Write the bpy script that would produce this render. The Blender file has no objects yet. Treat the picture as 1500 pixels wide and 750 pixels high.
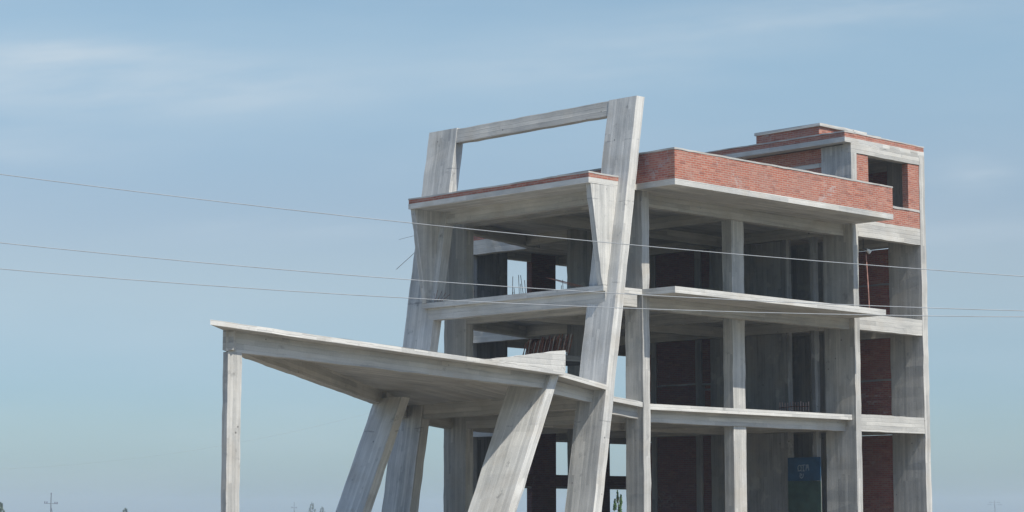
import bpy, math, random
from mathutils import Vector, noise as mnoise
random.seed(7)
S = bpy.context.scene
COL = S.collection
R = math.radians

# ------------------------------------------------------------------ materials
def new_mat(name):
    m = bpy.data.materials.new(name); m.use_nodes = True
    nt = m.node_tree; nt.nodes.clear()
    out = nt.nodes.new('ShaderNodeOutputMaterial')
    b = nt.nodes.new('ShaderNodeBsdfPrincipled')
    nt.links.new(b.outputs[0], out.inputs[0])
    return m, nt, b, out

class NT:
    def __init__(s, nt): s.nt = nt
    def n(s, t, **k):
        x = s.nt.nodes.new(t)
        for a, v in k.items(): setattr(x, a, v)
        return x
    def l(s, a, b): s.nt.links.new(a, b)
    def val(s, sock, v):
        if isinstance(v, bpy.types.NodeSocket): s.l(v, sock)
        else: sock.default_value = v
    def m(s, op, a, b=0.0, c=0.0, clamp=False):
        x = s.n('ShaderNodeMath', operation=op, use_clamp=clamp)
        s.val(x.inputs[0], a); s.val(x.inputs[1], b); s.val(x.inputs[2], c)
        return x.outputs[0]
    def comb(s, x, y, z=0.0):
        c = s.n('ShaderNodeCombineXYZ')
        for i, v in enumerate((x, y, z)): s.val(c.inputs[i], v)
        return c.outputs[0]
    def noise(s, vec, scale, detail=4, rough=0.55):
        x = s.n('ShaderNodeTexNoise'); x.inputs['Scale'].default_value = scale
        x.inputs['Detail'].default_value = detail; x.inputs['Roughness'].default_value = rough
        s.l(vec, x.inputs['Vector']); return x.outputs['Fac']
    def white(s, vec):
        x = s.n('ShaderNodeTexWhiteNoise', noise_dimensions='3D'); s.l(vec, x.inputs['Vector']); return x.outputs['Value']
    def sstep(s, v, lo, hi, a=0.0, b=1.0):
        x = s.n('ShaderNodeMapRange', interpolation_type='SMOOTHSTEP')
        s.val(x.inputs['Value'], v)
        for k, q in (('From Min', lo), ('From Max', hi), ('To Min', a), ('To Max', b)): x.inputs[k].default_value = q
        return x.outputs['Result']
    def mix(s, f, a, b, blend='MIX'):
        x = s.n('ShaderNodeMix', data_type='RGBA', blend_type=blend)
        s.val(x.inputs[0], f); s.val(x.inputs[6], a); s.val(x.inputs[7], b); return x.outputs[2]
    def bump(s, h, strength, dist):
        x = s.n('ShaderNodeBump'); x.inputs['Strength'].default_value = strength; x.inputs['Distance'].default_value = dist
        s.l(h, x.inputs['Height']); return x.outputs[0]

def concrete(name, light=(.515,.495,.445), dark=(.25,.248,.232), board=.105, joints=(), stain=1.0, contrast=1.0):
    m, nt, b, out = new_mat(name); t = NT(nt)
    tc = t.n('ShaderNodeTexCoord'); sp = t.n('ShaderNodeSeparateXYZ'); t.l(tc.outputs['UV'], sp.inputs[0])
    x, y = sp.outputs[0], sp.outputs[1]
    geo = t.n('ShaderNodeNewGeometry'); pos = geo.outputs['Position']
    bx = t.m('DIVIDE', x, board); bid = t.m('FLOOR', bx); fr = t.m('FRACT', bx)
    w1 = t.white(t.comb(bid, 3.3, 1.7))
    by = t.m('FLOOR', t.m('ADD', t.m('DIVIDE', y, 2.7), t.m('MULTIPLY', w1, 7.0)))
    w2 = t.white(t.comb(bid, by, 5.1))
    seam = t.m('MINIMUM', fr, t.m('SUBTRACT', 1.0, fr))
    seamm = t.sstep(seam, 0.0, .10, 1.0, 0.0)
    streak = t.noise(t.comb(t.m('MULTIPLY', x, 16.0), t.m('MULTIPLY', y, .9), w1), 1.0, 5, .65)
    broad = t.noise(t.comb(t.m('MULTIPLY', x, 2.6), t.m('MULTIPLY', y, .55), .0), 1.0, 4, .6)
    big = t.noise(pos, .55, 5, .6)
    fine = t.noise(pos, 22.0, 4, .7)
    drip = t.noise(t.comb(t.m('MULTIPLY', t.m('ADD', x, 11.0), 5.0), t.m('MULTIPLY', y, .28), 4.0), 1.0, 3, .6)
    v = t.m('MULTIPLY', t.m('SUBTRACT', w2, .5), .52*contrast)
    v = t.m('ADD', v, t.m('MULTIPLY', t.m('SUBTRACT', streak, .5), .80*contrast))
    v = t.m('ADD', v, t.m('MULTIPLY', t.m('SUBTRACT', broad, .5), .65*contrast))
    v = t.m('ADD', v, t.m('MULTIPLY', t.m('SUBTRACT', big, .5), 1.3*stain))
    v = t.m('ADD', v, t.m('MULTIPLY', t.m('SUBTRACT', fine, .5), .55))
    v = t.m('SUBTRACT', v, t.m('MULTIPLY', seamm, .26*contrast))
    v = t.m('SUBTRACT', v, t.m('MULTIPLY', t.sstep(drip, .56, .72), .38*stain))
    v = t.m('ADD', v, .62, clamp=True)
    c = t.mix(v, (*dark, 1), (*light, 1))
    # warm rusty / mossy tint in places
    tint = t.sstep(t.noise(pos, .9, 3, .5), .5, .72)
    c = t.mix(t.m('MULTIPLY', tint, .35), c, (.36,.31,.24,1), 'MIX')
    patch = t.sstep(t.noise(pos, 1.15, 4, .55), .60, .66)
    c = t.mix(t.m('MULTIPLY', patch, .30), c, (.50,.475,.42,1))
    grime = t.sstep(t.noise(pos, 2.1, 5, .7), .60, .74)
    c = t.mix(t.m('MULTIPLY', grime, .50*stain), c, (.13,.13,.125,1))
    # small bug holes and knocks
    hole = t.n('ShaderNodeTexVoronoi'); hole.inputs['Scale'].default_value = 2.3; t.l(pos, hole.inputs['Vector'])
    hm = t.sstep(hole.outputs['Distance'], .05, .085, 1.0, 0.0)
    hm = t.m('MULTIPLY', hm, t.sstep(t.noise(pos, .8, 2), .5, .55))
    c = t.mix(t.m('MULTIPLY', hm, .75), c, (.09,.085,.08,1))
    # pour joints
    if joints:
        ps = t.n('ShaderNodeSeparateXYZ'); t.l(pos, ps.inputs[0])
        wob = t.m('MULTIPLY', t.m('SUBTRACT', t.noise(pos, 1.1, 4, .6), .5), .22)
        z = t.m('ADD', ps.outputs[2], wob)
        for zj in joints:
            d = t.m('ABSOLUTE', t.m('SUBTRACT', z, zj))
            k = t.sstep(d, .004, .03, 1.0, 0.0)
            k = t.m('MULTIPLY', k, t.sstep(t.noise(pos, 2.1, 3, .6), .46, .60))
            c = t.mix(t.m('MULTIPLY', k, .5), c, (.12,.12,.12,1))
    t.l(c, b.inputs['Base Color'])
    b.inputs['Roughness'].default_value = .93
    b.inputs['Specular IOR Level'].default_value = .2
    h = t.m('ADD', t.m('MULTIPLY', w2, .5), t.m('ADD', t.m('MULTIPLY', seamm, -.6), t.m('ADD', t.m('MULTIPLY', streak, .6), t.m('MULTIPLY', fine, .5))))
    t.l(t.bump(h, .55, .012), b.inputs['Normal'])
    return m

def brick(name, c1, c2, mortar, white=.0, axis=0, bands=()):
    m, nt, b, out = new_mat(name); t = NT(nt)
    tc = t.n('ShaderNodeTexCoord')
    mp = t.n('ShaderNodeMapping'); mp.inputs['Scale'].default_value = (1, 1, 1)
    sp = t.n('ShaderNodeSeparateXYZ'); t.l(tc.outputs['UV'], sp.inputs[0])
    geo = t.n('ShaderNodeNewGeometry'); pos = geo.outputs['Position']
    wob = t.m('MULTIPLY', t.m('SUBTRACT', t.noise(pos, 3.0, 2), .5), .022)
    vec = t.comb(sp.outputs[1], t.m('ADD', sp.outputs[0], wob))
    bt = t.n('ShaderNodeTexBrick'); t.l(vec, bt.inputs['Vector'])
    bt.inputs['Scale'].default_value = 1.0
    bt.inputs['Brick Width'].default_value = .26; bt.inputs['Row Height'].default_value = .071
    bt.inputs['Mortar Size'].default_value = .010; bt.inputs['Mortar Smooth'].default_value = .25
    bt.inputs['Bias'].default_value = -.1
    bt.inputs['Color1'].default_value = (*c1, 1); bt.inputs['Color2'].default_value = (*c2, 1)
    bt.inputs['Mortar'].default_value = (*mortar, 1)
    # brick-wise tone
    row = t.m('FLOOR', t.m('DIVIDE', t.m('ADD', sp.outputs[0], wob), .071))
    off = t.m('MULTIPLY', t.m('MODULO', row, 2.0), .13)
    colm = t.m('FLOOR', t.m('DIVIDE', t.m('ADD', sp.outputs[1], off), .26))
    w = t.white(t.comb(row, colm, 2.0))
    c = bt.outputs['Color']; qs = c1[0]/.40
    sc = lambda r, g, b_: (r*qs, g*qs, b_*qs, 1)
    c = t.mix(t.m('MULTIPLY', t.sstep(w, .80, .95), .6), c, (c1[0]*.55, c1[1]*.6, c1[2]*.7, 1))
    c = t.mix(t.m('MULTIPLY', t.sstep(t.white(t.comb(colm, row, 8.0)), .78, .98), .55), c, sc(.48, .26, .19))
    big = t.noise(pos, 1.1, 4, .6)
    c = t.mix(t.m('MULTIPLY', t.sstep(big, .40, .72), .35), c, sc(.33, .21, .17))
    # bed joints catch dirt irregularly; mortar smeared and white lime patches
    sm = t.noise(pos, 7.0, 4, .7)
    c = t.mix(t.m('MULTIPLY', t.sstep(sm, .5, .8), .5), c, sc(.40, .33, .29))
    if white > 0:
        wn = t.noise(pos, .75, 4, .62)
        wv = t.noise(pos, 9.0, 3, .7)
        k = t.m('MULTIPLY', t.sstep(wn, .63 - .06*white, .70), t.sstep(wv, .45, .62))
        c = t.mix(t.m('MULTIPLY', k, .7*min(1, white)), c, sc(.46, .43, .40))
    if bands:
        ps = t.n('ShaderNodeSeparateXYZ'); t.l(pos, ps.inputs[0]); A = ps.outputs[axis]; Z = ps.outputs[2]
        wv = t.white(t.comb(row, colm, 11.0)); fz = t.noise(pos, 14.0, 3, .7)
        for (a0, z0), (a1, z1), hw in bands:
            da, dz = a1-a0, z1-z0; L2 = da*da+dz*dz
            q = t.m('DIVIDE', t.m('ADD', t.m('MULTIPLY', t.m('SUBTRACT', A, a0), da), t.m('MULTIPLY', t.m('SUBTRACT', Z, z0), dz)), L2, clamp=True)
            ea = t.m('SUBTRACT', t.m('SUBTRACT', A, a0), t.m('MULTIPLY', q, da)); ez = t.m('SUBTRACT', t.m('SUBTRACT', Z, z0), t.m('MULTIPLY', q, dz))
            d = t.m('SQRT', t.m('ADD', t.m('MULTIPLY', ea, ea), t.m('MULTIPLY', ez, ez)))
            k = t.m('MULTIPLY', t.sstep(d, hw*.7, hw*1.2, 1.0, 0.0), t.m('MULTIPLY', t.sstep(wv, .40, .55), t.sstep(fz, .36, .56)))
            c = t.mix(t.m('MULTIPLY', k, .55), c, (.42, .36, .33, 1))
    t.l(c, b.inputs['Base Color'])
    b.inputs['Roughness'].default_value = .92; b.inputs['Specular IOR Level'].default_value = .2
    h = t.m('ADD', t.m('MULTIPLY', bt.outputs['Fac'], -1.0), t.m('MULTIPLY', sm, .5))
    t.l(t.bump(h, .7, .01), b.inputs['Normal'])
    return m

def plain(name, col, rough=.8, metal=0, var=.25, scale=6.0, spec=.3):
    m, nt, b, out = new_mat(name); t = NT(nt)
    geo = t.n('ShaderNodeNewGeometry')
    f = t.noise(geo.outputs['Position'], scale, 4, .6)
    c = t.mix(t.sstep(f, .3, .7), (*[x*(1-var) for x in col], 1), (*[min(1, x*(1+var)) for x in col], 1))
    t.l(c, b.inputs['Base Color'])
    b.inputs['Roughness'].default_value = rough; b.inputs['Metallic'].default_value = metal
    b.inputs['Specular IOR Level'].default_value = spec
    return m

M_COL  = concrete('board_marked_concrete')
M_PIL  = concrete('pale_board_marked_concrete', light=(.59,.572,.52), dark=(.31,.308,.29), joints=(4.55, 8.78, 11.35, 13.35), contrast=1.15, stain=1.3)
M_CANP = concrete('canopy_column_concrete', light=(.65,.632,.575), dark=(.37,.365,.34), joints=(4.35,), contrast=1.0, stain=1.1)
M_BEAM = concrete('beam_concrete', light=(.54,.518,.462), dark=(.28,.275,.255), board=.14, stain=.8)
M_SLAB = concrete('slab_concrete', light=(.60,.58,.525), dark=(.32,.318,.298), board=.16, stain=.9, contrast=1.0)
M_GREY = concrete('shade_darkened_inner_concrete', light=(.30,.30,.285), dark=(.13,.13,.13), board=.16)  # interior shade put into the colour: darker than the outer concrete
M_COPE = concrete('coping_mortar', light=(.50,.48,.44), dark=(.28,.27,.25), board=.5, contrast=.6)
M_BR   = brick('facing_brick', (.385,.128,.080), (.31,.098,.062), (.40,.29,.23), white=.75)
M_BRW  = brick('weathered_brick', (.40,.125,.085), (.31,.095,.065), (.38,.28,.24), white=.8, axis=1, bands=(((-1.5,12.93),(-.82,12.30),.13), ((-.42,12.66),(-.72,12.16),.09)))
M_BRF  = brick('facing_parapet_brick', (.385,.128,.080), (.31,.098,.062), (.40,.29,.23), white=.75, axis=0, bands=(((7.95,12.64),(7.10,12.08),.14),))
M_BRI  = brick('shade_darkened_inner_brick', (.15,.050,.045), (.11,.040,.038), (.12,.10,.10), white=.8)  # shaded copy of the facing brick, darkened for the interior
M_BRO  = brick('part_shaded_tower_brick', (.29,.080,.058), (.21,.060,.046), (.24,.17,.14), white=.6, axis=1, bands=(((2.9,6.12),(1.5,6.05),.07), ((2.5,5.84),(1.9,5.80),.07), ((2.7,5.2),(1.6,5.5),.05)))  # half-dark copy of the facing brick, bay shade in its colour
M_RUST = plain('rusty_steel', (.16,.065,.04), .8, .0, .5, 9)
M_STEEL= plain('grey_steel_bar', (.34,.32,.30), .6, .3, .3, 8)
M_WIRE = plain('aluminium_wire', (.34,.35,.35), .6, .0, .1, 3)
M_POLE = plain('weathered_pole', (.09,.10,.11), .9)
M_INS  = plain('insulator_ceramic', (.10,.08,.12), .4)
M_BLUE = plain('blue_painted_sheet', (.013,.056,.105), .75, 0, .2, 3)
M_GREEN= plain('green_painted_sheet', (.030,.060,.045), .8, 0, .25, 3)
M_CHALK= plain('white_graffiti_paint', (.22,.26,.29), .8, 0, .3, 30)
M_WHITE= plain('white_enamel', (.75,.75,.72), .5, 0, .1, 5)
M_TRUNK= plain('bark', (.10,.075,.055), .95, 0, .4, 12)
M_RAIL = plain('brown_rusted_rail', (.34,.24,.21), .8, 0, .4, 9)
M_DUSTDIM = plain('dusty_low_bounce_floor', (.13,.12,.105), .97, 0, .35, 1.3)  # dusty tone set extra dark to limit light bounced onto ceilings
M_DARK = plain('dark_bitumen', (.05,.05,.05), .9)

def leaf_mat(name, a, b_):
    m, nt, b, out = new_mat(name); t = NT(nt)
    oi = t.n('ShaderNodeNewGeometry')
    c = t.mix(oi.outputs['Random Per Island'], (*a, 1), (*b_, 1))
    t.l(c, b.inputs['Base Color']); b.inputs['Roughness'].default_value = .7
    b.inputs['Specular IOR Level'].default_value = .25
    b.inputs['Transmission Weight'].default_value = 0
    return m
M_LEAF = leaf_mat('fresh_leaves', (.05,.11,.03), (.12,.19,.06))
M_LEAFD= leaf_mat('haze_paled_far_leaves', (.06,.09,.05), (.11,.15,.09))  # leaf colour lightened to stand in for distance haze

# ------------------------------------------------------------------ objects
def link(o, parent=None):
    COL.objects.link(o)
    if parent is not None: o.parent = parent
    return o
def tag(o, label=None, cat=None, group=None, kind=None):
    if label: o['label'] = label
    if cat: o['category'] = cat
    if group: o['group'] = group
    if kind: o['kind'] = kind
    return o
def empty(name, loc=(0,0,0)):
    o = bpy.data.objects.new(name, None); o.location = loc; o.empty_display_size = .3
    return link(o)

AX = {'u': Vector((1,0,0)), 'v': Vector((0,1,0)), 'z': Vector((0,0,1))}
class MB:
    """collects prisms; every face keeps the direction its formwork boards ran in"""
    def __init__(s): s.V = []; s.F = []; s.G = []; s.top = []; s.I = {}
    def prism(s, A, B, grain=None, segs=None, jit=.009, cap=True):
        A = [Vector(p) for p in A]; B = [Vector(p) for p in B]
        L = (sum(B, Vector())/len(B) - sum(A, Vector())/len(A))
        if segs is None: segs = max(1, min(40, int(L.length/.33)))
        g = (grain or L).normalized()
        n = len(A); rings = []
        for k in range(segs+1):
            f = k/segs; ring = []
            for p, q in zip(A, B):
                c = p.lerp(q, f); c0 = c
                if jit:
                    c = c + mnoise.noise_vector(c0*1.9)*jit*1.7 + mnoise.noise_vector(c0*6.1)*jit*1.4
                s.I[len(s.V)] = c0; ring.append(len(s.V)); s.V.append(c)
            rings.append(ring)
        for k in range(segs):
            for i in range(n):
                j = (i+1) % n
                s.F.append((rings[k][i], rings[k][j], rings[k+1][j], rings[k+1][i])); s.G.append(g)
        if cap:
            s.F.append(tuple(reversed(rings[0]))); s.G.append(g)
            s.F.append(tuple(rings[-1])); s.G.append(g)
        return s
    def box(s, u0, u1, v0, v1, z0, z1, g='z', jit=.009, segs=None):
        if g == 'z': A = [(u0,v0,z0),(u1,v0,z0),(u1,v1,z0),(u0,v1,z0)]; B = [(x,y,z1) for x,y,_ in A]
        elif g == 'u': A = [(u0,v0,z0),(u0,v1,z0),(u0,v1,z1),(u0,v0,z1)]; B = [(u1,y,z) for _,y,z in A]
        else: A = [(u0,v0,z0),(u0,v0,z1),(u1,v0,z1),(u1,v0,z0)]; B = [(x,v1,z) for x,_,z in A]
        return s.prism(A, B, AX[g], segs, jit)
    def poly(s, pts, thick, grain=(1,0,0)):
        """flat or warped plate: top outline pts, thickness downward"""
        T = [Vector(p) for p in pts]; Bt = [p - Vector((0,0,thick)) for p in T]
        b0 = len(s.V); s.V += T + Bt; n = len(T); g = Vector(grain)
        s.F.append(tuple(range(b0, b0+n))); s.G.append(g); s.top.append(len(s.F)-1)
        s.F.append(tuple(reversed(range(b0+n, b0+2*n)))); s.G.append(g)
        for i in range(n):
            j = (i+1) % n
            s.F.append((b0+i, b0+n+i, b0+n+j, b0+j)); s.G.append((T[j]-T[i]).normalized())
        return s
    def tube(s, pts, r, n=6, r1=None):
        pts = [Vector(p) for p in pts]; rings = []
        for k, p in enumerate(pts):
            d = (pts[min(k+1, len(pts)-1)] - pts[max(k-1, 0)]).normalized()
            a = d.cross(Vector((0,0,1)) if abs(d.z) < .9 else Vector((1,0,0))).normalized(); b = d.cross(a)
            rr = r if r1 is None else r + (r1-r)*k/(len(pts)-1)
            ring = []
            for i in range(n):
                t = 2*math.pi*i/n; ring.append(len(s.V)); s.V.append(p + (a*math.cos(t)+b*math.sin(t))*rr)
            rings.append(ring)
        for k in range(len(pts)-1):
            for i in range(n):
                j = (i+1) % n
                s.F.append((rings[k][i], rings[k][j], rings[k+1][j], rings[k+1][i])); s.G.append(Vector((0,0,1)))
        s.F.append(tuple(reversed(rings[0]))); s.G.append(Vector((0,0,1)))
        s.F.append(tuple(rings[-1])); s.G.append(Vector((0,0,1)))
        return s
    def build(s, name, mat, parent=None, label=None, smooth=False):
        me = bpy.data.meshes.new(name)
        me.from_pydata([tuple(v) for v in s.V], [], s.F)
        me.materials.append(mat)
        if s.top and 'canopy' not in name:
            me.materials.append(M_DUSTDIM)  # darkened tops cut bounce light; canopy tops stay pale
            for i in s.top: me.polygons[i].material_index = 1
        uv = me.uv_layers.new(name='grain')
        me.update()
        ox, oy = random.uniform(0, 50), random.uniform(0, 50)
        if mat.name.endswith('brick'): ox = oy = 0.0
        for p, g in zip(me.polygons, s.G):
            vs = [s.I.get(i, Vector(me.vertices[i].co)) for i in p.vertices]
            n = (vs[1]-vs[0]).cross(vs[2]-vs[1])
            n = n.normalized() if n.length > 1e-9 else p.normal.copy()
            gg = g - n*g.dot(n)
            if gg.length < .35:
                gg = Vector((1,0,0)) - n*n.x
                if gg.length < .35: gg = Vector((0,1,0)) - n*n.y
            gg.normalize(); x = n.cross(gg)
            if abs(x.z) > .7 and x.z < 0: x = -x
            for li in p.loop_indices:
                vi = me.loops[li].vertex_index; co = s.I.get(vi, me.vertices[vi].co)
                uv.data[li].uv = (co.dot(x)+ox, co.dot(gg)+oy)
            if smooth: p.use_smooth = True
        o = bpy.data.objects.new(name, me); link(o, parent)
        if label: o['label'] = label
        return o
def box(name, mat, parent, u0, u1, v0, v1, z0, z1, g='z', label=None, jit=.009):
    return MB().box(u0, u1, v0, v1, z0, z1, g, jit).build(name, mat, parent, label)

# ------------------------------------------------------------------ levels of the building (u along the sunny front, v along the shaded side)
Z1, Z2, Z3 = 5.18, 8.70, 12.02
TH = .18
bld = empty('unfinished_building', (0, 0, 0))
tag(bld, 'unfinished building of bare concrete and red brick with leaning pillars and slanted canopy', 'building')

# ---- columns of the front
box('column', M_COL, bld, 0, .325, 0, .73, 0, Z3-.19)
box('column', M_COL, bld, 4.97, 5.60, .5, .90, 0, 11.44)
box('column', M_COL, bld, 10.97, 11.27, 0, 1.30, 0, 14.66)
box('column', M_COL, bld, 15.06, 15.39, 0, 1.42, 0, 14.87)
box('column', M_COL, bld, 0, .34, 8.0, 9.08, 0, Z3-.19)
# inner columns
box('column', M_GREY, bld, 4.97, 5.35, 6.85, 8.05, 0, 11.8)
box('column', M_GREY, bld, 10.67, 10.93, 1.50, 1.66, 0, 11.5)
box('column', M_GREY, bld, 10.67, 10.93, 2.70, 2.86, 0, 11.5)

# ---- beams of the front
for z0, z1, v0, v1 in ((4.62, 5.0, .46, .76), (8.14, 8.52, .20, .50), (11.43, 11.83, .38, .68)):
    box('beam', M_BEAM, bld, .326, 10.96, v0, v1, z0, z1, 'u')
for z0, z1 in ((4.62, 5.20), (8.14, 8.71), (11.43, 12.02)):
    box('beam', M_BEAM, bld, 11.272, 15.058, .012, .33, z0, z1, 'u')
box('beam', M_BEAM, bld, 10.96, 15.058, -.004, .33, 14.36, 14.86, 'u')
# inner beams running back
for z1 in (5.0, 8.52, 11.84):
    box('beam', M_BEAM, bld, .0, .33, .74, 7.99, z1-.38, z1, 'v')
    box('beam', M_BEAM, bld, 5.1, 5.4, .92, 10.6, z1-.38, z1, 'v')
    box('beam', M_BEAM, bld, 10.66, 10.96, 1.31, 13.98, z1-.36, z1, 'v')
    box('beam', M_BEAM, bld, .36, 5.09, 5.6, 5.9, z1-.38, z1, 'u')
    box('beam', M_BEAM, bld, 5.42, 10.65, 5.6, 5.9, z1-.38, z1, 'u')
    # slanted rear edge of the front hall
    MB().prism([(.3,8.75,z1-.40),(.3,9.05,z1-.40),(.3,9.05,z1),(.3,8.75,z1)],
               [(5.79,10.45,z1-.40),(5.79,10.75,z1-.40),(5.79,10.75,z1),(5.79,10.45,z1)]).build('beam', M_BEAM, bld)
    box('beam', M_BEAM, bld, 5.80, 6.10, 10.5, 13.80, z1-.37, z1+.17, 'v')

# ---- floor slabs
def plate(name, mat, pts, z, th, grain=(1,0,0), parent=bld, label=None):
    return MB().poly([(x, y, z) for x, y in pts], th, grain).build(name, mat, parent, label)
hall = [(.02,.16),(10.96,.16),(10.96,14.0),(6.11,14.0),(6.11,10.85),(.02,9.06)]
plate('floor_slab', M_SLAB, hall, Z1, TH)
plate('floor_slab', M_SLAB, hall, Z2, TH)
plate('roof_slab', M_SLAB, hall, Z3-.004, TH)
for z in (Z1, Z2-.004, Z3-.008):
    plate('floor_slab', M_SLAB, [(10.965,.34),(15.055,.34),(15.055,14.0),(10.965,14.0)], z-.02, TH-.02)
plate('floor_slab', M_SLAB, [(-.3,-.2),(15.4,-.2),(15.4,14.2),(-.3,14.2)], .14, .18)
plate('balcony_slab', M_SLAB, [(.0,-1.35),(10.95,-1.35),(10.95,.158),(.0,.158)], 8.72, .20)
plate('balcony_slab', M_SLAB, [(-.25,-1.6),(11.15,-1.6),(11.15,.158),(-.25,.158)], 12.02, .19)

# ---- brick parapet on the big balcony
p = box('brick_parapet', M_BRF, bld, -.24, 11.14, -1.59, -1.34, 12.022, 12.93, 'u', jit=.003)
box('coping', M_COPE, p, -.26, 11.155, -1.605, -1.32, 12.932, 12.985, 'u')
p = box('brick_parapet', M_BRW, bld, -.24, .0, -1.338, .60, 12.022, 12.93, 'v', 'weathered brick parapet end with pale lime patches', jit=.003)
box('coping', M_COPE, p, -.262, .02, -1.318, .60, 12.932, 12.985, 'v')
p = box('brick_parapet', M_BR, bld, -.04, .20, .62, 3.56, 12.03, 12.66, 'v', jit=.003)
box('coping', M_COPE, p, -.06, .22, .62, 3.58, 12.662, 12.72, 'v')
# roof strip on the shaded side: slab with one course band of brick
plate('roof_slab', M_SLAB, [(-2.42,.0),(-.01,.0),(-.01,8.24),(-2.42,8.24)], 12.0, .17, (0,1,0))
p = box('brick_parapet', M_BR, bld, -2.41, -2.17, .004, 8.236, 12.002, 12.13, 'v', jit=.003)
box('coping', M_COPE, p, -2.425, -2.16, -.004, 8.245, 12.132, 12.18, 'v')
p = box('brick_parapet', M_BR, bld, -2.168, -.27, .004, .24, 12.002, 12.12, 'u', 'thin brick course catching the sun at the roof end', jit=.003)
box('coping', M_COPE, p, -2.158, -.27, -.004, .25, 12.122, 12.175, 'u')
# middle strip on the shaded side
plate('floor_slab', M_SLAB, [(-1.78,.0),(-.01,.0),(-.01,8.24),(-1.78,8.24)], 8.72, .17, (0,1,0))
box('beam', M_BEAM, bld, -1.69, -1.38, .01, 8.03, 8.15, 8.55, 'v')
box('beam', M_BEAM, bld, -1.30, -.24, .004, .32, 8.15, 8.545, 'u')
box('beam', M_BEAM, bld, -1.12, -.82, .02, 7.8, 11.40, 11.83, 'v')

# ---- leaning frame
K1 = .159
def fu(z): return -.66 + (z-14.66)*K1
def pillar(v0, v1, z0, z1, th=.37):
    A = [(fu(z0),v0,z0),(fu(z0)+th,v0,z0),(fu(z0)+th,v1,z0),(fu(z0),v1,z0)]
    B = [(fu(z1),v0,z1),(fu(z1)+th,v0,z1),(fu(z1)+th,v1,z1),(fu(z1),v1,z1)]
    return MB().prism(A, B, segs=30, jit=.009)
pr = pillar(-.4, .78, 0, 14.72).build('leaning_pillar', M_PIL, bld)
pl = pillar(7.78, 9.16, 0, 14.74).build('leaning_pillar', M_PIL, bld)
zb, zt = 14.22, 14.70
MB().prism([(fu(zb)+.02,.785,zb),(fu(zb)+.32,.785,zb),(fu(zt)+.32,.785,zt),(fu(zt)+.02,.785,zt)],
           [(fu(zb)+.02,7.775,zb),(fu(zb)+.32,7.775,zb),(fu(zt)+.32,7.775,zt),(fu(zt)+.02,7.775,zt)], segs=18).build('frame_beam', M_BEAM, bld)
# wedge brackets carrying the roof strip
def wedge(v0, v1, par):
    zs = [8.73, 9.4, 10.1, 10.8, 11.4, 11.826]
    mb = MB()
    for a, b in zip(zs[:-1], zs[1:]):
        def ue(z): return -1.80 - .53*((z-8.73)/3.1)
        mb.prism([(ue(a),v0,a),(fu(a)+.05,v0,a),(fu(a)+.05,v1,a),(ue(a),v1,a)],
                 [(ue(b),v0,b),(fu(b)+.05,v0,b),(fu(b)+.05,v1,b),(ue(b),v1,b)], segs=2, cap=(a in (8.73,) or b > 11.8))
    return mb.build('bracket', M_PIL, par)
wedge(.012, .21, pr); wedge(8.03, 8.228, pl)

# ---- tower: brick storey, walls
p = box('brick_wall', M_BR, bld, 11.275, 11.98, .02, .27, 12.03, 14.34, 'u', jit=.002)
p = box('brick_wall', M_BR, bld, 14.38, 15.055, .02, .27, 12.03, 14.34, 'u', jit=.002)
p = box('brick_wall', M_BR, bld, 11.985, 14.375, .02, .27, 12.03, 12.62, 'u', jit=.002)
box('sill', M_COPE, p, 11.99, 14.37, .0, .28, 12.625, 12.70, 'u')
box('sill', M_COPE, p, 14.375, 15.05, .008, .10, 12.625, 12.70, 'u')
# side wall of the tower above the roof
w = box('brick_wall', M_BR, bld, 11.08, 11.30, 1.31, 13.9, 12.03, 14.66, 'v', jit=.002)
box('lintel', M_BEAM, w, 11.06, 11.07, 1.32, 9.0, 13.98, 14.14, 'v')
# outer side wall of the tower: concrete posts and brick infill with bed bands
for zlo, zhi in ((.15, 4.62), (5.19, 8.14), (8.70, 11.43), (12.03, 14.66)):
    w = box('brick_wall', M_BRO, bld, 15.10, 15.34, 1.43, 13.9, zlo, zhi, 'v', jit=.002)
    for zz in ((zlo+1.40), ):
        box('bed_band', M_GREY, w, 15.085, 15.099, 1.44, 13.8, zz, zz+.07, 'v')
# beams on top of the outer side wall
for z1 in (5.0, 8.52, 11.84, 14.66):
    box('beam', M_BEAM, bld, 15.07, 15.37, 1.425, 13.98, z1-.36, z1+.17, 'v')
# roof of the tower: slab, brick course, coping
plate('roof_slab', M_SLAB, [(10.60,-.008),(15.385,-.008),(15.385,14.0),(10.60,14.0)], 14.865, .17, (0,1,0))
p = box('brick_parapet', M_BR, bld, 10.61, 15.37, .0, .24, 14.868, 15.03, 'u', jit=.002)
box('coping', M_COPE, p, 10.59, 15.40, -.012, .26, 15.033, 15.075, 'u')
p = box('brick_parapet', M_BR, bld, 10.61, 10.85, .245, 13.95, 14.868, 15.03, 'v', jit=.002)
box('coping', M_COPE, p, 10.588, 10.86, .262, 13.98, 15.033, 15.075, 'v')
# lift machine room on the tower roof
p = box('machine_room', M_BR, bld, 12.05, 14.75, 2.2, 5.10, 14.87, 15.70, 'u', 'small brick machine room with flat cap on the tower roof', jit=.002)
box('cap_slab', M_SLAB, p, 12.0, 14.85, 2.12, 5.16, 15.705, 15.81, 'u')
box('cap_slab', M_SLAB, p, 13.9, 15.5, 1.95, 2.6, 15.60, 15.69, 'u')
for k in range(6):
    vv = 2.95 + k*.185
    MB().tube([(12.02, vv, 15.29), (12.06, vv, 15.29)], .045, 8).build('white_disc', M_WHITE, p)  # short white disc for each pale dot in the row

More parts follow.
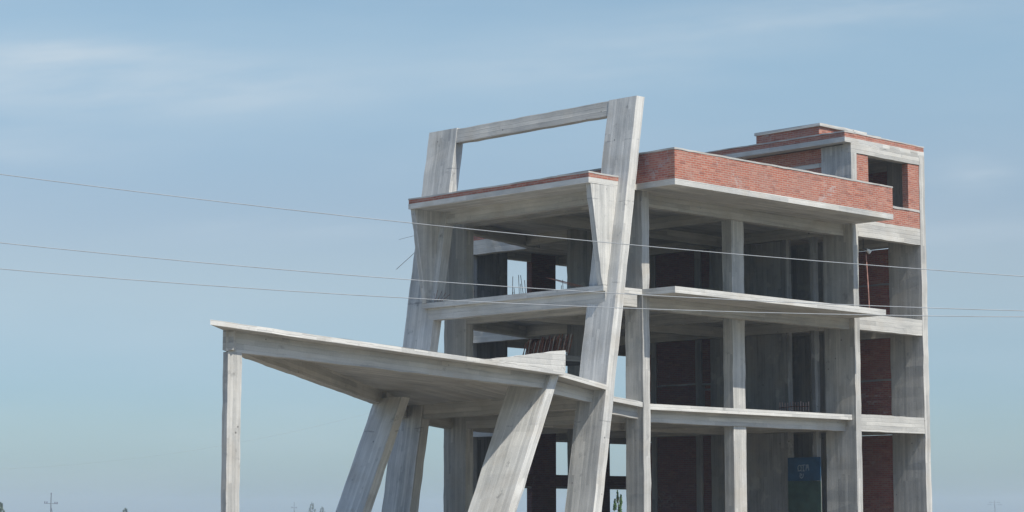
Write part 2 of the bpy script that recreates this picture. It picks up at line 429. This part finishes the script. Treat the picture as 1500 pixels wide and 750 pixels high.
# ---- inner shaft wall facing the shaded side, its brick bays and door leaves
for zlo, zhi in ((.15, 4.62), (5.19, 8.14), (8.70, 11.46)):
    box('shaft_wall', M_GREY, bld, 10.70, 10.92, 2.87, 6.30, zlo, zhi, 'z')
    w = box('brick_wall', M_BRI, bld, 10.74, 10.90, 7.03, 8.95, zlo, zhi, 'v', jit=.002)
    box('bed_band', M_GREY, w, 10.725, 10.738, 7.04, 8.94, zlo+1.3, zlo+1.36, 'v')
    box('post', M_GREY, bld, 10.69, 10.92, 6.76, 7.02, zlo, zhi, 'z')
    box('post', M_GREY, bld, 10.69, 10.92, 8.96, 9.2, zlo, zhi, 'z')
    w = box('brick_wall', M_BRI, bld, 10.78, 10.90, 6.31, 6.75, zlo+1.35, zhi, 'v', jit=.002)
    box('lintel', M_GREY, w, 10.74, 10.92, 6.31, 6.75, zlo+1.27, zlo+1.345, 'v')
    box('shaft_wall', M_GREY, bld, 11.9, 12.05, 1.72, 4.7, zlo, min(zhi, 11.43), 'z')  # backing wall added so the door openings look dark

# ---- rear wall with openings
V0, V1 = 13.985, 14.25
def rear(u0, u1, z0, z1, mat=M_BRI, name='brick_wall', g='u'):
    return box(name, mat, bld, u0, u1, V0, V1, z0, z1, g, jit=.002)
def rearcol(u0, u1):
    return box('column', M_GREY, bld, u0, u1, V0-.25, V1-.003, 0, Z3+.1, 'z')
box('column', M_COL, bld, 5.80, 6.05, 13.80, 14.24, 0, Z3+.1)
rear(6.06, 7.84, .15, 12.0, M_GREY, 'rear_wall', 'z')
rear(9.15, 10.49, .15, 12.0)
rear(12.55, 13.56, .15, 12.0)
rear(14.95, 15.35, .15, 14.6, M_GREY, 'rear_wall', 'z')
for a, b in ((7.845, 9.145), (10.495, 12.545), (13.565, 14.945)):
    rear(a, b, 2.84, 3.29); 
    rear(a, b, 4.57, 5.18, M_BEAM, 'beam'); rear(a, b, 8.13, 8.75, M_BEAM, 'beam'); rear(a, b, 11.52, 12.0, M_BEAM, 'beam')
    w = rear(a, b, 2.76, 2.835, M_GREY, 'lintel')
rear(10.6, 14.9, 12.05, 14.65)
p = box('brick_parapet', M_BR, bld, 5.82, 6.05, 10.5, 14.2, 12.02, 12.35, 'v', jit=.002)
box('coping', M_COPE, p, 5.80, 6.07, 10.48, 14.22, 12.352, 12.40, 'v')

# ---- canopy
can = MB()
zA, zB, zE, zC, zD = 6.64, 5.95, 5.74, 5.62, 5.30
A_ = Vector((-17.12,-.70,zA)); B_ = Vector((-4.20,-.70,zB)); E_ = Vector((-4.35,7.75,zE))
# front triangle, slightly truncated at the tip, edge rippled like poured concrete
def edge_pts(P, Q, n, amp=.012):
    r = []
    for k in range(n):
        f = k/n; c = P.lerp(Q, f)
        c.z += (mnoise.noise(c*1.3))*amp
        r.append(c)
    return r
tip2 = Vector((-16.75,-.45,zA-.02))
can.poly([A_] + [q for q in edge_pts(A_, B_, 26)[1:]] + [B_, E_, tip2], .13, (1,.0,.0))
canopy = can.build('canopy', M_SLAB, bld, 'slanted triangular entrance canopy of bare concrete')
# upturned lip at the front corner
def ztop(u): return zA + (u+17.12)/(12.92)*(zB-zA)
us = [-7.5+.3*k for k in range(12)]
mb = MB(); prev = None
prof = []
for k in range(13):
    u = -7.45 + (3.27)*k/12
    f = k/12
    h = ztop(u) + .62*f**1.05 + .008*math.sin(9*u)
    if f > .92: h = ztop(u) + .60
    prof.append((u, h))
for (ua, ha), (ub, hb) in zip(prof[:-1], prof[1:]):
    ta = .06+.10*1; 
    mb.prism([(ua,-.703,ztop(ua)-.005),(ua,-.703+ta,ztop(ua)-.005),(ua,-.70+ta*.8,ha),(ua,-.70,ha)],
             [(ub,-.703,ztop(ub)-.005),(ub,-.703+ta,ztop(ub)-.005),(ub,-.70+ta*.8,hb),(ub,-.70,hb)], segs=1, jit=.003, cap=(ua<-7.4 or ub>-4.2), grain=Vector((1,0,0)))
mb.build('upturned_lip', M_SLAB, canopy)
# rear part of the canopy between the slanted columns, the frame and the building
mb = MB()
def strip(pts, th): mb.poly(pts, th, (1,0,0))
strip([(-4.20,-.402,5.965),(-2.02,-.402,5.625),(-2.02,.80,5.60),(-4.20,.80,5.912)], .15)
strip([(-4.22,.80,5.912),(-2.02,.80,5.60),(-2.02,9.0,5.40),(-4.36,7.74,5.738)], .127)
mb.build('canopy_slab', M_SLAB, canopy)
mb = MB()
mb.poly([(-1.75,-.0,5.37),(-.22,-.0,5.235),(-.02,.0,5.2),(-.02,9.0,5.2),(-2.02,9.0,5.40),(-2.02,.80,5.45),(-1.75,.80,5.40)], .15, (1,0,0))
mb.build('canopy_slab', M_SLAB, canopy)
# fascia beam on the sunny edge
def cbeam(P, Q, w, h0, h1, name='canopy_beam', off=.0, mat=M_BEAM):
    """P,Q: (u,v,ztop); beam width w to the left of travel; depth h0..h1"""
    P = Vector(P); Q = Vector(Q); d = (Q-P); d.z = 0; d.normalize(); s = Vector((-d.y, d.x, 0))*w
    z = Vector((0,0,1))
    return MB().prism([P, P+s, P+s-z*h0, P-z*h0][::-1], [Q, Q+s, Q+s-z*h1, Q-z*h1][::-1]).build(name, mat, canopy)
MB().prism([(-16.30,-.26,6.46),(-16.30,-.26,5.91),(-16.02,.06,5.91),(-16.02,.06,6.45)],
           [(-4.50,-.26,5.83),(-4.50,-.26,5.43),(-4.50,.06,5.43),(-4.50,.06,5.83)], grain=Vector((1,0,-.05))).build('canopy_beam', M_BEAM, canopy)
cbeam((-4.72,7.30,5.66), (-16.30,-.12,6.46), .30, .42, .52)       # edge towards the left slanted column
cbeam((-4.3,.10,5.76), (-2.0,.10,5.46), .30, .40, .36)
cbeam((-1.72,.22,5.23), (-.0,.22,5.08), .30, .38, .38)
cbeam((-1.80,.80,5.46), (-1.80,7.76,5.36), .34, .50, .50)
cbeam((-2.0,8.95,5.26), (-4.55,7.28,5.64), .30, .40, .42)
cbeam((.0,9.0,5.05), (-1.85,9.0,5.26), .30, .42, .42)
# canopy columns
K2 = .44
def cu(z): return -4.46 + (z-5.91)*K2
def slanted(v0, v1, z1, th=.34):
    q = lambda z: [(cu(z),v0,z),(cu(z)+th,v0,z),(cu(z)+th,v1,z),(cu(z),v1,z)]
    return MB().prism(q(0), q(z1), segs=14, jit=.010).build('canopy_column', M_CANP, canopy)
slanted(-.4, 1.27, 5.82); slanted(5.98, 7.27, 5.42)
MB().prism([(-16.21,-.265,0),(-15.80,-.265,0),(-15.80,-.06,0),(-16.21,-.06,0)],
           [(-16.22,-.265,5.90),(-15.76,-.265,5.90),(-15.76,-.06,5.90),(-16.22,-.06,5.90)], segs=18, jit=.010).build('canopy_column', M_COL, canopy)

# ---- reinforcement left sticking out
def bar(P, Q, r=.011, mat=M_RUST, parent=bld, name='starter_bar', bend=0):
    P = Vector(P); Q = Vector(Q); n = 5; pts = []
    for k in range(n+1):
        f = k/n; c = P.lerp(Q, f); c += Vector((bend*math.sin(f*2.2), 0, 0)); pts.append(c)
    return MB().tube(pts, r, 5).build(name, mat, parent)
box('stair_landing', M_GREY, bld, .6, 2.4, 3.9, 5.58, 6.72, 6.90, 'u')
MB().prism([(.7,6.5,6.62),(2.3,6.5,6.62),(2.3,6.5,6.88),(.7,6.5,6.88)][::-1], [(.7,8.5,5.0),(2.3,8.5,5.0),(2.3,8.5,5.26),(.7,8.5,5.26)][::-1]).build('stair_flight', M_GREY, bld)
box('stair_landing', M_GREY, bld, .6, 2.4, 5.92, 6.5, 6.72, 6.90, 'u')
for k in range(38):                              # comb of starter bars on the stair landing
    f = k/37
    v = 6.30 - 2.15*f + random.uniform(-.03, .03); lean = .10 + random.uniform(-.05, .07)
    zt = 7.50 + .12*f + random.uniform(-.10, .08)
    bar((.95, v, 6.88), (.95+lean, v-.12, zt), .017, M_RUST if k % 4 else M_STEEL)
for du, h, ln in ((6.98,1.7,.0),(7.06,1.4,-.03),(7.14,2.0,.02),(7.36,1.3,-.16),(7.48,1.6,-.10),(7.55,2.1,.01),(7.74,1.75,-.13),(7.80,1.2,-.02),(7.92,1.9,-.22),(8.04,2.1,-.34),(8.10,1.3,-.08),
                 (9.60,1.5,.0),(9.70,1.85,.07),(9.80,1.2,-.05),(9.86,1.7,.05),(9.93,2.1,.03),(9.99,1.6,.04),(10.1,1.45,-.38)):
    bar((du, 13.0, 8.7), (du+ln, 13.0+random.uniform(-.15,.15), 8.7+h), .012, bend=random.uniform(-.05,.05))
bar((-2.0,8.2,10.52), (-1.95,9.35,9.95), .010, M_STEEL); bar((-2.2,8.2,10.96), (-2.2,8.95,10.90), .006, M_STEEL)
bar((-1.72,7.72,8.70), (-1.72,7.72,9.05), .014, M_STEEL)
for k in range(4):                               # wild wire ends at the pillar joint
    bar((-1.75,.9+.1*k,8.75), (-2.1+.1*k,1.7+.25*k,9.0+.05*k), .007)
    bar((-1.80,7.6-.12*k,8.74), (-1.9,7.35-.2*k,9.1-.06*k), .007)
# low row of bars by the shaft door on the first floor
rl = empty('bar_railing', (10.2, 2.1, Z1)); rl.parent = bld
for k in range(12):
    v = 1.45 + k*.115
    MB().tube([(10.2, v, Z1), (10.2, v, Z1+.46+random.uniform(-.02,.05))], .018, 5).build('upright_bar', M_RAIL, rl)
MB().tube([(10.19, 1.42, Z1+.30), (10.19, 2.1, Z1+.33), (10.19, 2.75, Z1+.29)], .014, 5).build('cross_bar', M_RUST, rl)
for o in rl.children:
    o.data.transform(__import__('mathutils').Matrix.Translation((-10.2, -2.1, -Z1)))

# ------------------------------------------------------------------ loose things in the building
# painted boards closing the shaft door on the ground storey
def sheet(name, mat, z0, z1, label):
    o = empty(name, (10.60, 1.98, z0)); tag(o, label, 'board')
    MB().box(-.02, .02, -.70, .72, 0, z1-z0, 'z', 0).build('panel', mat, o)
    MB().box(-.035, -.021, -.70, .72, .02, .07, 'v', 0).build('batten', mat, o)
    return o
blue = sheet('painted_board', M_BLUE, 2.92, 3.74, 'blue board with white graffiti letters standing on the green board in the doorway')
green = sheet('painted_board', M_GREEN, .14, 2.915, 'green board under the blue graffiti board in the ground storey doorway')
# graffiti strokes, real thin paint lines on the board (v runs right to left)
g = MB()
def stroke(pts, w=.030):
    # pts in board coordinates x (rightward), y (up)
    for (x0,y0),(x1,y1) in zip(pts[:-1], pts[1:]):
        d = Vector((x1-x0, y1-y0)); L = d.length
        if L < 1e-5: continue
        nx, ny = -d.y/L*w/2, d.x/L*w/2
        q = [(x0+nx,y0+ny),(x1+nx,y1+ny),(x1-nx,y1-ny),(x0-nx,y0-ny)]
        b0 = len(g.V)
        for x, y in q: g.V.append(Vector((-.0235, -x, y)))
        for x, y in q: g.V.append(Vector((-.0200, -x, y)))
        g.F += [(b0,b0+1,b0+2,b0+3)] + [(b0+i, b0+4+i, b0+4+(i+1)%4, b0+(i+1)%4) for i in range(4)]
        g.G += [Vector((0,0,1))]*5
def arc(cx, cy, rx, ry, a0, a1, n=10):
    return [(cx+rx*math.cos(R(a0+(a1-a0)*k/n)), cy+ry*math.sin(R(a0+(a1-a0)*k/n))) for k in range(n+1)]
stroke(arc(-.20, .45, .075, .10, 0, 360, 14)); stroke([(-.25,.40),(-.27,.33)]); stroke([(-.15,.40),(-.12,.33)])
stroke([(-.13,.54),(.06,.56)]); stroke([(-.03,.54),(-.05,.33)]); stroke([(-.05,.43),(.01,.33)])
stroke([(.08,.36),(.10,.55),(.18,.56),(.20,.36)]); stroke([(.09,.45),(.19,.46)]); stroke([(.14,.55),(.145,.46)])
stroke([(-.17,.27),(-.19,.14),(-.12,.09),(-.05,.15),(-.04,.25)]); stroke([(-.12,.25),(-.13,.17)])
g.build('graffiti', M_CHALK, blue)

# lamp on its cable under the beam and the prop pole below it
lm = empty('hanging_floodlight', (12.55, .55, 11.0)); tag(lm, 'small white floodlight hanging on a rod under the tower beam', 'lamp')
MB().tube([(-.22,0,.5),(-.22,0,.12)], .015, 6).build('hanger', M_DARK, lm)
MB().tube([(-.24,0,.14),(-.05,-.02,.08)], .03, 6).build('bracket', M_DARK, lm)
MB().tube([(-.05,0,.10),(.01,-.02,.07),(.10,-.05,.01)], .04, 10, .085).build('housing', M_WHITE, lm)
pp = MB().tube([(0,0,0),(-.03,0,.8),(-.05,.02,1.5),(-.09,.04,2.25)], .021, 7).build('prop_pole', plain('rusty_red_paint', (.38,.20,.16), .7, 0, .45, 2.5))
pp.location = (12.62, .55, 8.70); tag(pp, 'thin red and pale pole standing upright below the white floodlight', 'pole')

# ------------------------------------------------------------------ camera
F_PX, TILT, AZ = 3170.0, math.atan(381/3170), R(45.4)
CAM = Vector((-50.003, -44.92, 1.7))
cd = bpy.data.cameras.new('camera'); cam = bpy.data.objects.new('camera', cd); link(cam)
cd.sensor_width = 36; cd.lens = 36*F_PX/1500; cd.clip_start = .5; cd.clip_end = 20000
cam.location = CAM
cam.rotation_euler = (math.pi/2 + TILT, 0, AZ - math.pi/2)
S.camera = cam
FH = Vector((math.cos(AZ), math.sin(AZ), 0)); RT = Vector((math.sin(AZ), -math.cos(AZ), 0))
def at(W, lat, z): q = CAM + FH*W + RT*lat; return Vector((q.x, q.y, z))

# ------------------------------------------------------------------ power lines
def wire(W, quad, lat0, lat1, r, label, cat='power line', group=None, seg=60, mat=M_WIRE, twist=0):
    c2, c1, c0 = quad
    pts = []
    for k in range(seg+1):
        x = lat0 + (lat1-lat0)*k/seg
        pts.append(at(W, x, c2*x*x + c1*x + c0))
    mid = pts[len(pts)//2].copy()
    mb = MB().tube([q-mid for q in pts], r, 6)
    o = mb.build('power_line', mat); o.location = mid
    return tag(o, label, cat, group)
wire(35, (.001904,-.100581,6.277771), -38, 38, .0068, 'topmost of the three thin pale power lines crossing in front of the building', group='power lines in front of the building')
wire(35, (.002393,-.066754,5.399776), -38, 38, .0068, 'middle one of the three thin power lines, crossing the middle floor slab', group='power lines in front of the building')
wire(35, (.00249,-.047001,5.130753), -38, 38, .0068, 'lowest of the three thin power lines crossing in front of the building', group='power lines in front of the building')

# ------------------------------------------------------------------ far things
def leaf_cloud(mb, c, rx, rz, n, s):
    for _ in range(n):
        while True:
            d = Vector((random.uniform(-1,1), random.uniform(-1,1), random.uniform(-1,1)))
            if d.length < 1: break
        k = 1 - .75*max(0, (d.z+1)/2)**1.3
        p = Vector((c[0]+d.x*rx*k, c[1]+d.y*rx*k, c[2]+d.z*rz))
        a = Vector((random.gauss(0,1), random.gauss(0,1), random.gauss(0,1))).normalized()*s*random.uniform(.6,1.3)
        b = a.cross(Vector((random.gauss(0,1), random.gauss(0,1), random.gauss(0,1)))).normalized()*s*random.uniform(.4,.8)
        i = len(mb.V); mb.V += [p-a, p+b, p+a, p-b]; mb.F.append((i,i+1,i+2,i+3)); mb.G.append(Vector((0,0,1)))
def tree(W, lat, h, rx, label, leaf=M_LEAFD, n=500, s=.28, name='tree', base=.25, group=None):
    q = at(W, lat, 0); o = empty(name, q); tag(o, label, 'tree', group)
    mb = MB().tube([(0,0,0),(.02*h,0,h*.4),(0,.01*h,h*.93)], .02*h, 7, .004*h)
    for k in range(9):
        z = h*(base+.06+.065*k); t = k*2.4; L = rx*(.8-.06*k)
        mb.tube([(0,0,z),(L*math.cos(t),L*math.sin(t),z+L*.8)], .006*h, 5, .002*h)
    mb.build('trunk', M_TRUNK, o)
    cb = MB()
    for k in range(12):
        t = k*2.4; f = (k+.5)/12; z = h*(base + (1-base)*f)
        rr = rx*(1-f)**.6*.75
        leaf_cloud(cb, (rr*math.cos(t), rr*math.sin(t), z - .06*h), rx*.45*(1.15-f), h*.11, n//12, s)
    cb.build('crown', leaf, o)
    return o
tree(1000, -91.8, 8.0, 2.6, 'faint far tree, taller of two on the horizon left of the slanted columns')
tree(1000, -87.1, 6.0, 2.2, 'faint far tree, lower of two on the horizon left of the slanted columns')
tree(620, -110.0, 3.9, 1.7, 'small faint treetop on the horizon between the near utility pole and the canopy post')
tree(420, -98.6, 4.3, 1.1, 'dark treetop cut off by the left edge of the picture')
tree(108, 5.27, 2.95, .62, 'young green poplar seen through the rear opening beside the corner column', M_LEAF, 1300, .07, base=.12)

def upole(W, lat, h, arm, drop, label, arms=1, tilt=0):
    q = at(W, lat, 0); o = empty('utility_pole', q); tag(o, label, 'utility pole', 'utility poles on the horizon')
    MB().tube([(0,0,0),(0,0,h)], .17, 8, .11).build('post', M_POLE, o)
    for k in range(arms):
        z = h-drop-k*1.3; a = arm*(1 if k == 0 else 1.35)
        P = -RT*a/2 + Vector((0,0,z)); Q = RT*a/2 + Vector((0,0,z-.15))
        MB().tube([P, Q], .075, 6).build('crossarm', M_POLE, o)
        for f in (.04, .2, .8, .96):
            c = P.lerp(Q, f)
            MB().tube([c+Vector((0,0,.0)), c+Vector((0,0,.22)), c+Vector((0,0,.5))], .10, 6, .16).build('insulator', M_INS, o)
    MB().tube([(0,0,h),(0,0,h+.4)], .16, 6).build('insulator', M_INS, o)
    MB().tube([RT*1.1+Vector((0,0,0)), RT*.1+Vector((0,0,h-drop-1.2))], .10, 6).build('strut', M_POLE, o)
    return o
upole(600, -127, 7.7, 3.7, 2.5, 'dark utility pole with one crossarm on the horizon near the left edge')
upole(1100, -110, 8.3, 2.8, 2.4, 'faint utility pole on the horizon between the canopy post and the far trees')
upole(1300, 288.0, 10.6, 6.4, .8, 'faint pylon with two crossarms on the horizon right of the building', arms=2)
wire(150, (.004506,.354714,11.834933), -39, 25, .005, 'faint distant cable rising behind the canopy on the left', seg=30, mat=M_WIRE)

# ------------------------------------------------------------------ ground
m, nt, b, out = new_mat('dry_ground'); t = NT(nt)
geo = t.n('ShaderNodeNewGeometry')
f1 = t.noise(geo.outputs['Position'], .05, 5, .6); f2 = t.noise(geo.outputs['Position'], 1.6, 6, .7)
c = t.mix(t.sstep(f1, .38, .62), (.19,.165,.12,1), (.08,.095,.04,1))
c = t.mix(t.m('MULTIPLY', t.sstep(f2, .4, .7), .5), c, (.24,.21,.165,1))
t.l(c, b.inputs['Base Color']); b.inputs['Roughness'].default_value = 1
t.l(t.bump(f2, .6, .05), b.inputs['Normal'])
me = bpy.data.meshes.new('ground'); G = 4000
me.from_pydata([(-G,-G,0),(G,-G,0),(G,G,0),(-G,G,0)], [], [(0,1,2,3)]); me.materials.append(m)
o = link(bpy.data.objects.new('ground', me)); tag(o, kind='structure')
m, nt, b, out = new_mat('pale_gravel'); t = NT(nt)
geo = t.n('ShaderNodeNewGeometry'); f2 = t.noise(geo.outputs['Position'], 4, 6, .75)
t.l(t.mix(f2, (.13,.115,.09,1), (.27,.245,.20,1)), b.inputs['Base Color']); b.inputs['Roughness'].default_value = 1
t.l(t.bump(f2, .5, .03), b.inputs['Normal'])
me = bpy.data.meshes.new('gravel_yard')
pts = []
for k in range(48):
    a = 2*math.pi*k/48; r = 1 + .12*mnoise.noise(Vector((math.cos(a)*2, math.sin(a)*2, 3)))
    pts.append((0 + 34*r*math.cos(a), -2 + 30*r*math.sin(a), .004))
me.from_pydata(pts, [], [tuple(range(48))]); me.materials.append(m)
o = link(bpy.data.objects.new('gravel_yard', me)); tag(o, kind='structure')

# ------------------------------------------------------------------ air
HZ = True
if HZ:
    m = bpy.data.materials.new('air'); m.use_nodes = True; nt = m.node_tree; nt.nodes.clear()
    out = nt.nodes.new('ShaderNodeOutputMaterial'); pv = nt.nodes.new('ShaderNodeVolumePrincipled')
    pv.inputs['Color'].default_value = (.80,.90,1,1); pv.inputs['Density'].default_value = .0004
    pv.inputs['Anisotropy'].default_value = .3
    nt.links.new(pv.outputs[0], out.inputs['Volume'])
    mb = MB().box(-1500, 1500, -1500, 1500, -1, 17, 'z', 0, 1)
    o = mb.build('haze', m); tag(o, kind='stuff')

# ------------------------------------------------------------------ light
SUN = Vector((-.03, -.575, .82)).normalized()
el = math.asin(SUN.z); az = math.atan2(SUN.x, SUN.y)
sd = bpy.data.lights.new('sun', 'SUN'); sd.energy = 4.35; sd.angle = R(.55); sd.color = (1, .955, .88)
so = bpy.data.objects.new('sun', sd); link(so); so.rotation_euler = SUN.to_track_quat('Z', 'Y').to_euler()
w = bpy.data.worlds.new('World'); S.world = w; w.use_nodes = True
nt = w.node_tree; nt.nodes.clear(); t = NT(nt)
wo = t.n('ShaderNodeOutputWorld'); bg = t.n('ShaderNodeBackground'); bg.inputs[1].default_value = .115
sky = t.n('ShaderNodeTexSky', sky_type='NISHITA'); sky.sun_disc = False
sky.sun_elevation = el; sky.sun_rotation = az; sky.air_density = 1.0; sky.dust_density = .6; sky.ozone_density = 1.0; sky.altitude = 100
tc = t.n('ShaderNodeTexCoord'); sp = t.n('ShaderNodeSeparateXYZ'); t.l(tc.outputs['Generated'], sp.inputs[0])
# hazy lower sky: tone of the Nishita sky by height above the horizon
rp = t.n('ShaderNodeValToRGB'); rp.color_ramp.interpolation = 'EASE'
t.l(t.m('DIVIDE', sp.outputs[2], .5), rp.inputs[0])
SK = [(0.0, (.376,.512,.715)), (.10, (.442,.550,.690)), (.24, (.708,.678,.676)), (.46, (.925,.945,.855)), (.7, (1.15,1.22,1.25)), (1.0, (1.0,1.18,1.42))]
els = rp.color_ramp.elements
while len(els) < len(SK): els.new(.5)
for e, (p_, c_) in zip(els, SK): e.position = p_; e.color = (*c_, 1)
base = t.mix(1.0, sky.outputs[0], rp.outputs[0], 'MULTIPLY')
# thin wind-drawn cirrus in long low-contrast streaks
def dot(v):
    x = t.n('ShaderNodeVectorMath', operation='DOT_PRODUCT'); t.l(tc.outputs['Generated'], x.inputs[0]); x.inputs[1].default_value = v; return x.outputs['Value']
fw = t.m('MAXIMUM', dot(tuple(FH)), .05); la = t.m('DIVIDE', dot(tuple(RT)), fw); ev = t.m('DIVIDE', sp.outputs[2], fw)
n1 = t.noise(t.comb(t.m('MULTIPLY', la, 16.0), t.m('SUBTRACT', t.m('MULTIPLY', ev, 95.0), t.m('MULTIPLY', la, 9.0)), 2.0), 1.0, 6, .55)
n0 = t.noise(t.comb(t.m('MULTIPLY', la, 5.0), t.m('MULTIPLY', ev, 22.0), 4.4), 1.0, 5, .5)
wx = t.m('MULTIPLY', t.m('SUBTRACT', n0, .5), .030)
tot = None
for (a0, e0, wa, we, sl, k) in ((-.215,.2175,.058,.0075,-.01,.62), (-.160,.2010,.080,.0120,.075,.44), (-.26,.203,.05,.009,.05,.30), (.035,.2160,.065,.0100,.02,.24), (.135,.2350,.08,.0070,.06,.28),
                                (.2180,.1600,.016,.0065,.0,.48), (-.105,.126,.06,.006,.02,.22), (-.245,.172,.05,.008,.03,.22), (.21,.133,.06,.006,.0,.20),
                                (-.6,.24,.25,.03,.05,.5), (.6,.26,.3,.03,.04,.5), (.1,.42,.5,.05,.1,.5), (-.4,.6,.5,.08,-.1,.4)):
    dx = t.m('DIVIDE', t.m('SUBTRACT', la, a0), wa)
    dy = t.m('DIVIDE', t.m('SUBTRACT', t.m('ADD', ev, wx), t.m('ADD', t.m('MULTIPLY', t.m('SUBTRACT', la, a0), sl), e0)), we)
    r2 = t.m('ADD', t.m('MULTIPLY', dx, dx), t.m('MULTIPLY', dy, dy))
    g_ = t.m('MULTIPLY', t.m('EXPONENT', t.m('MULTIPLY', r2, -.9)), k)
    tot = g_ if tot is None else t.m('ADD', tot, g_)
cl = t.m('MULTIPLY', tot, t.sstep(n1, .25, .70, .35, 1.1))
veil = t.m('MULTIPLY', t.sstep(n0, .40, .75), .16)
cl = t.m('MINIMUM', t.m('ADD', cl, veil), .9)
c = t.mix(cl, base, (4.0, 4.65, 5.2, 1))
t.l(c, bg.inputs[0]); t.l(bg.outputs[0], wo.inputs[0])

S.view_settings.view_transform = 'Standard'; S.view_settings.look = 'None'
S.view_settings.gamma = 1; S.view_settings.use_curve_mapping = False
S.view_settings.exposure = .35
S.cycles.max_bounces = 8; S.cycles.diffuse_bounces = 5; S.cycles.volume_bounces = 1
S.cycles.use_denoising = True
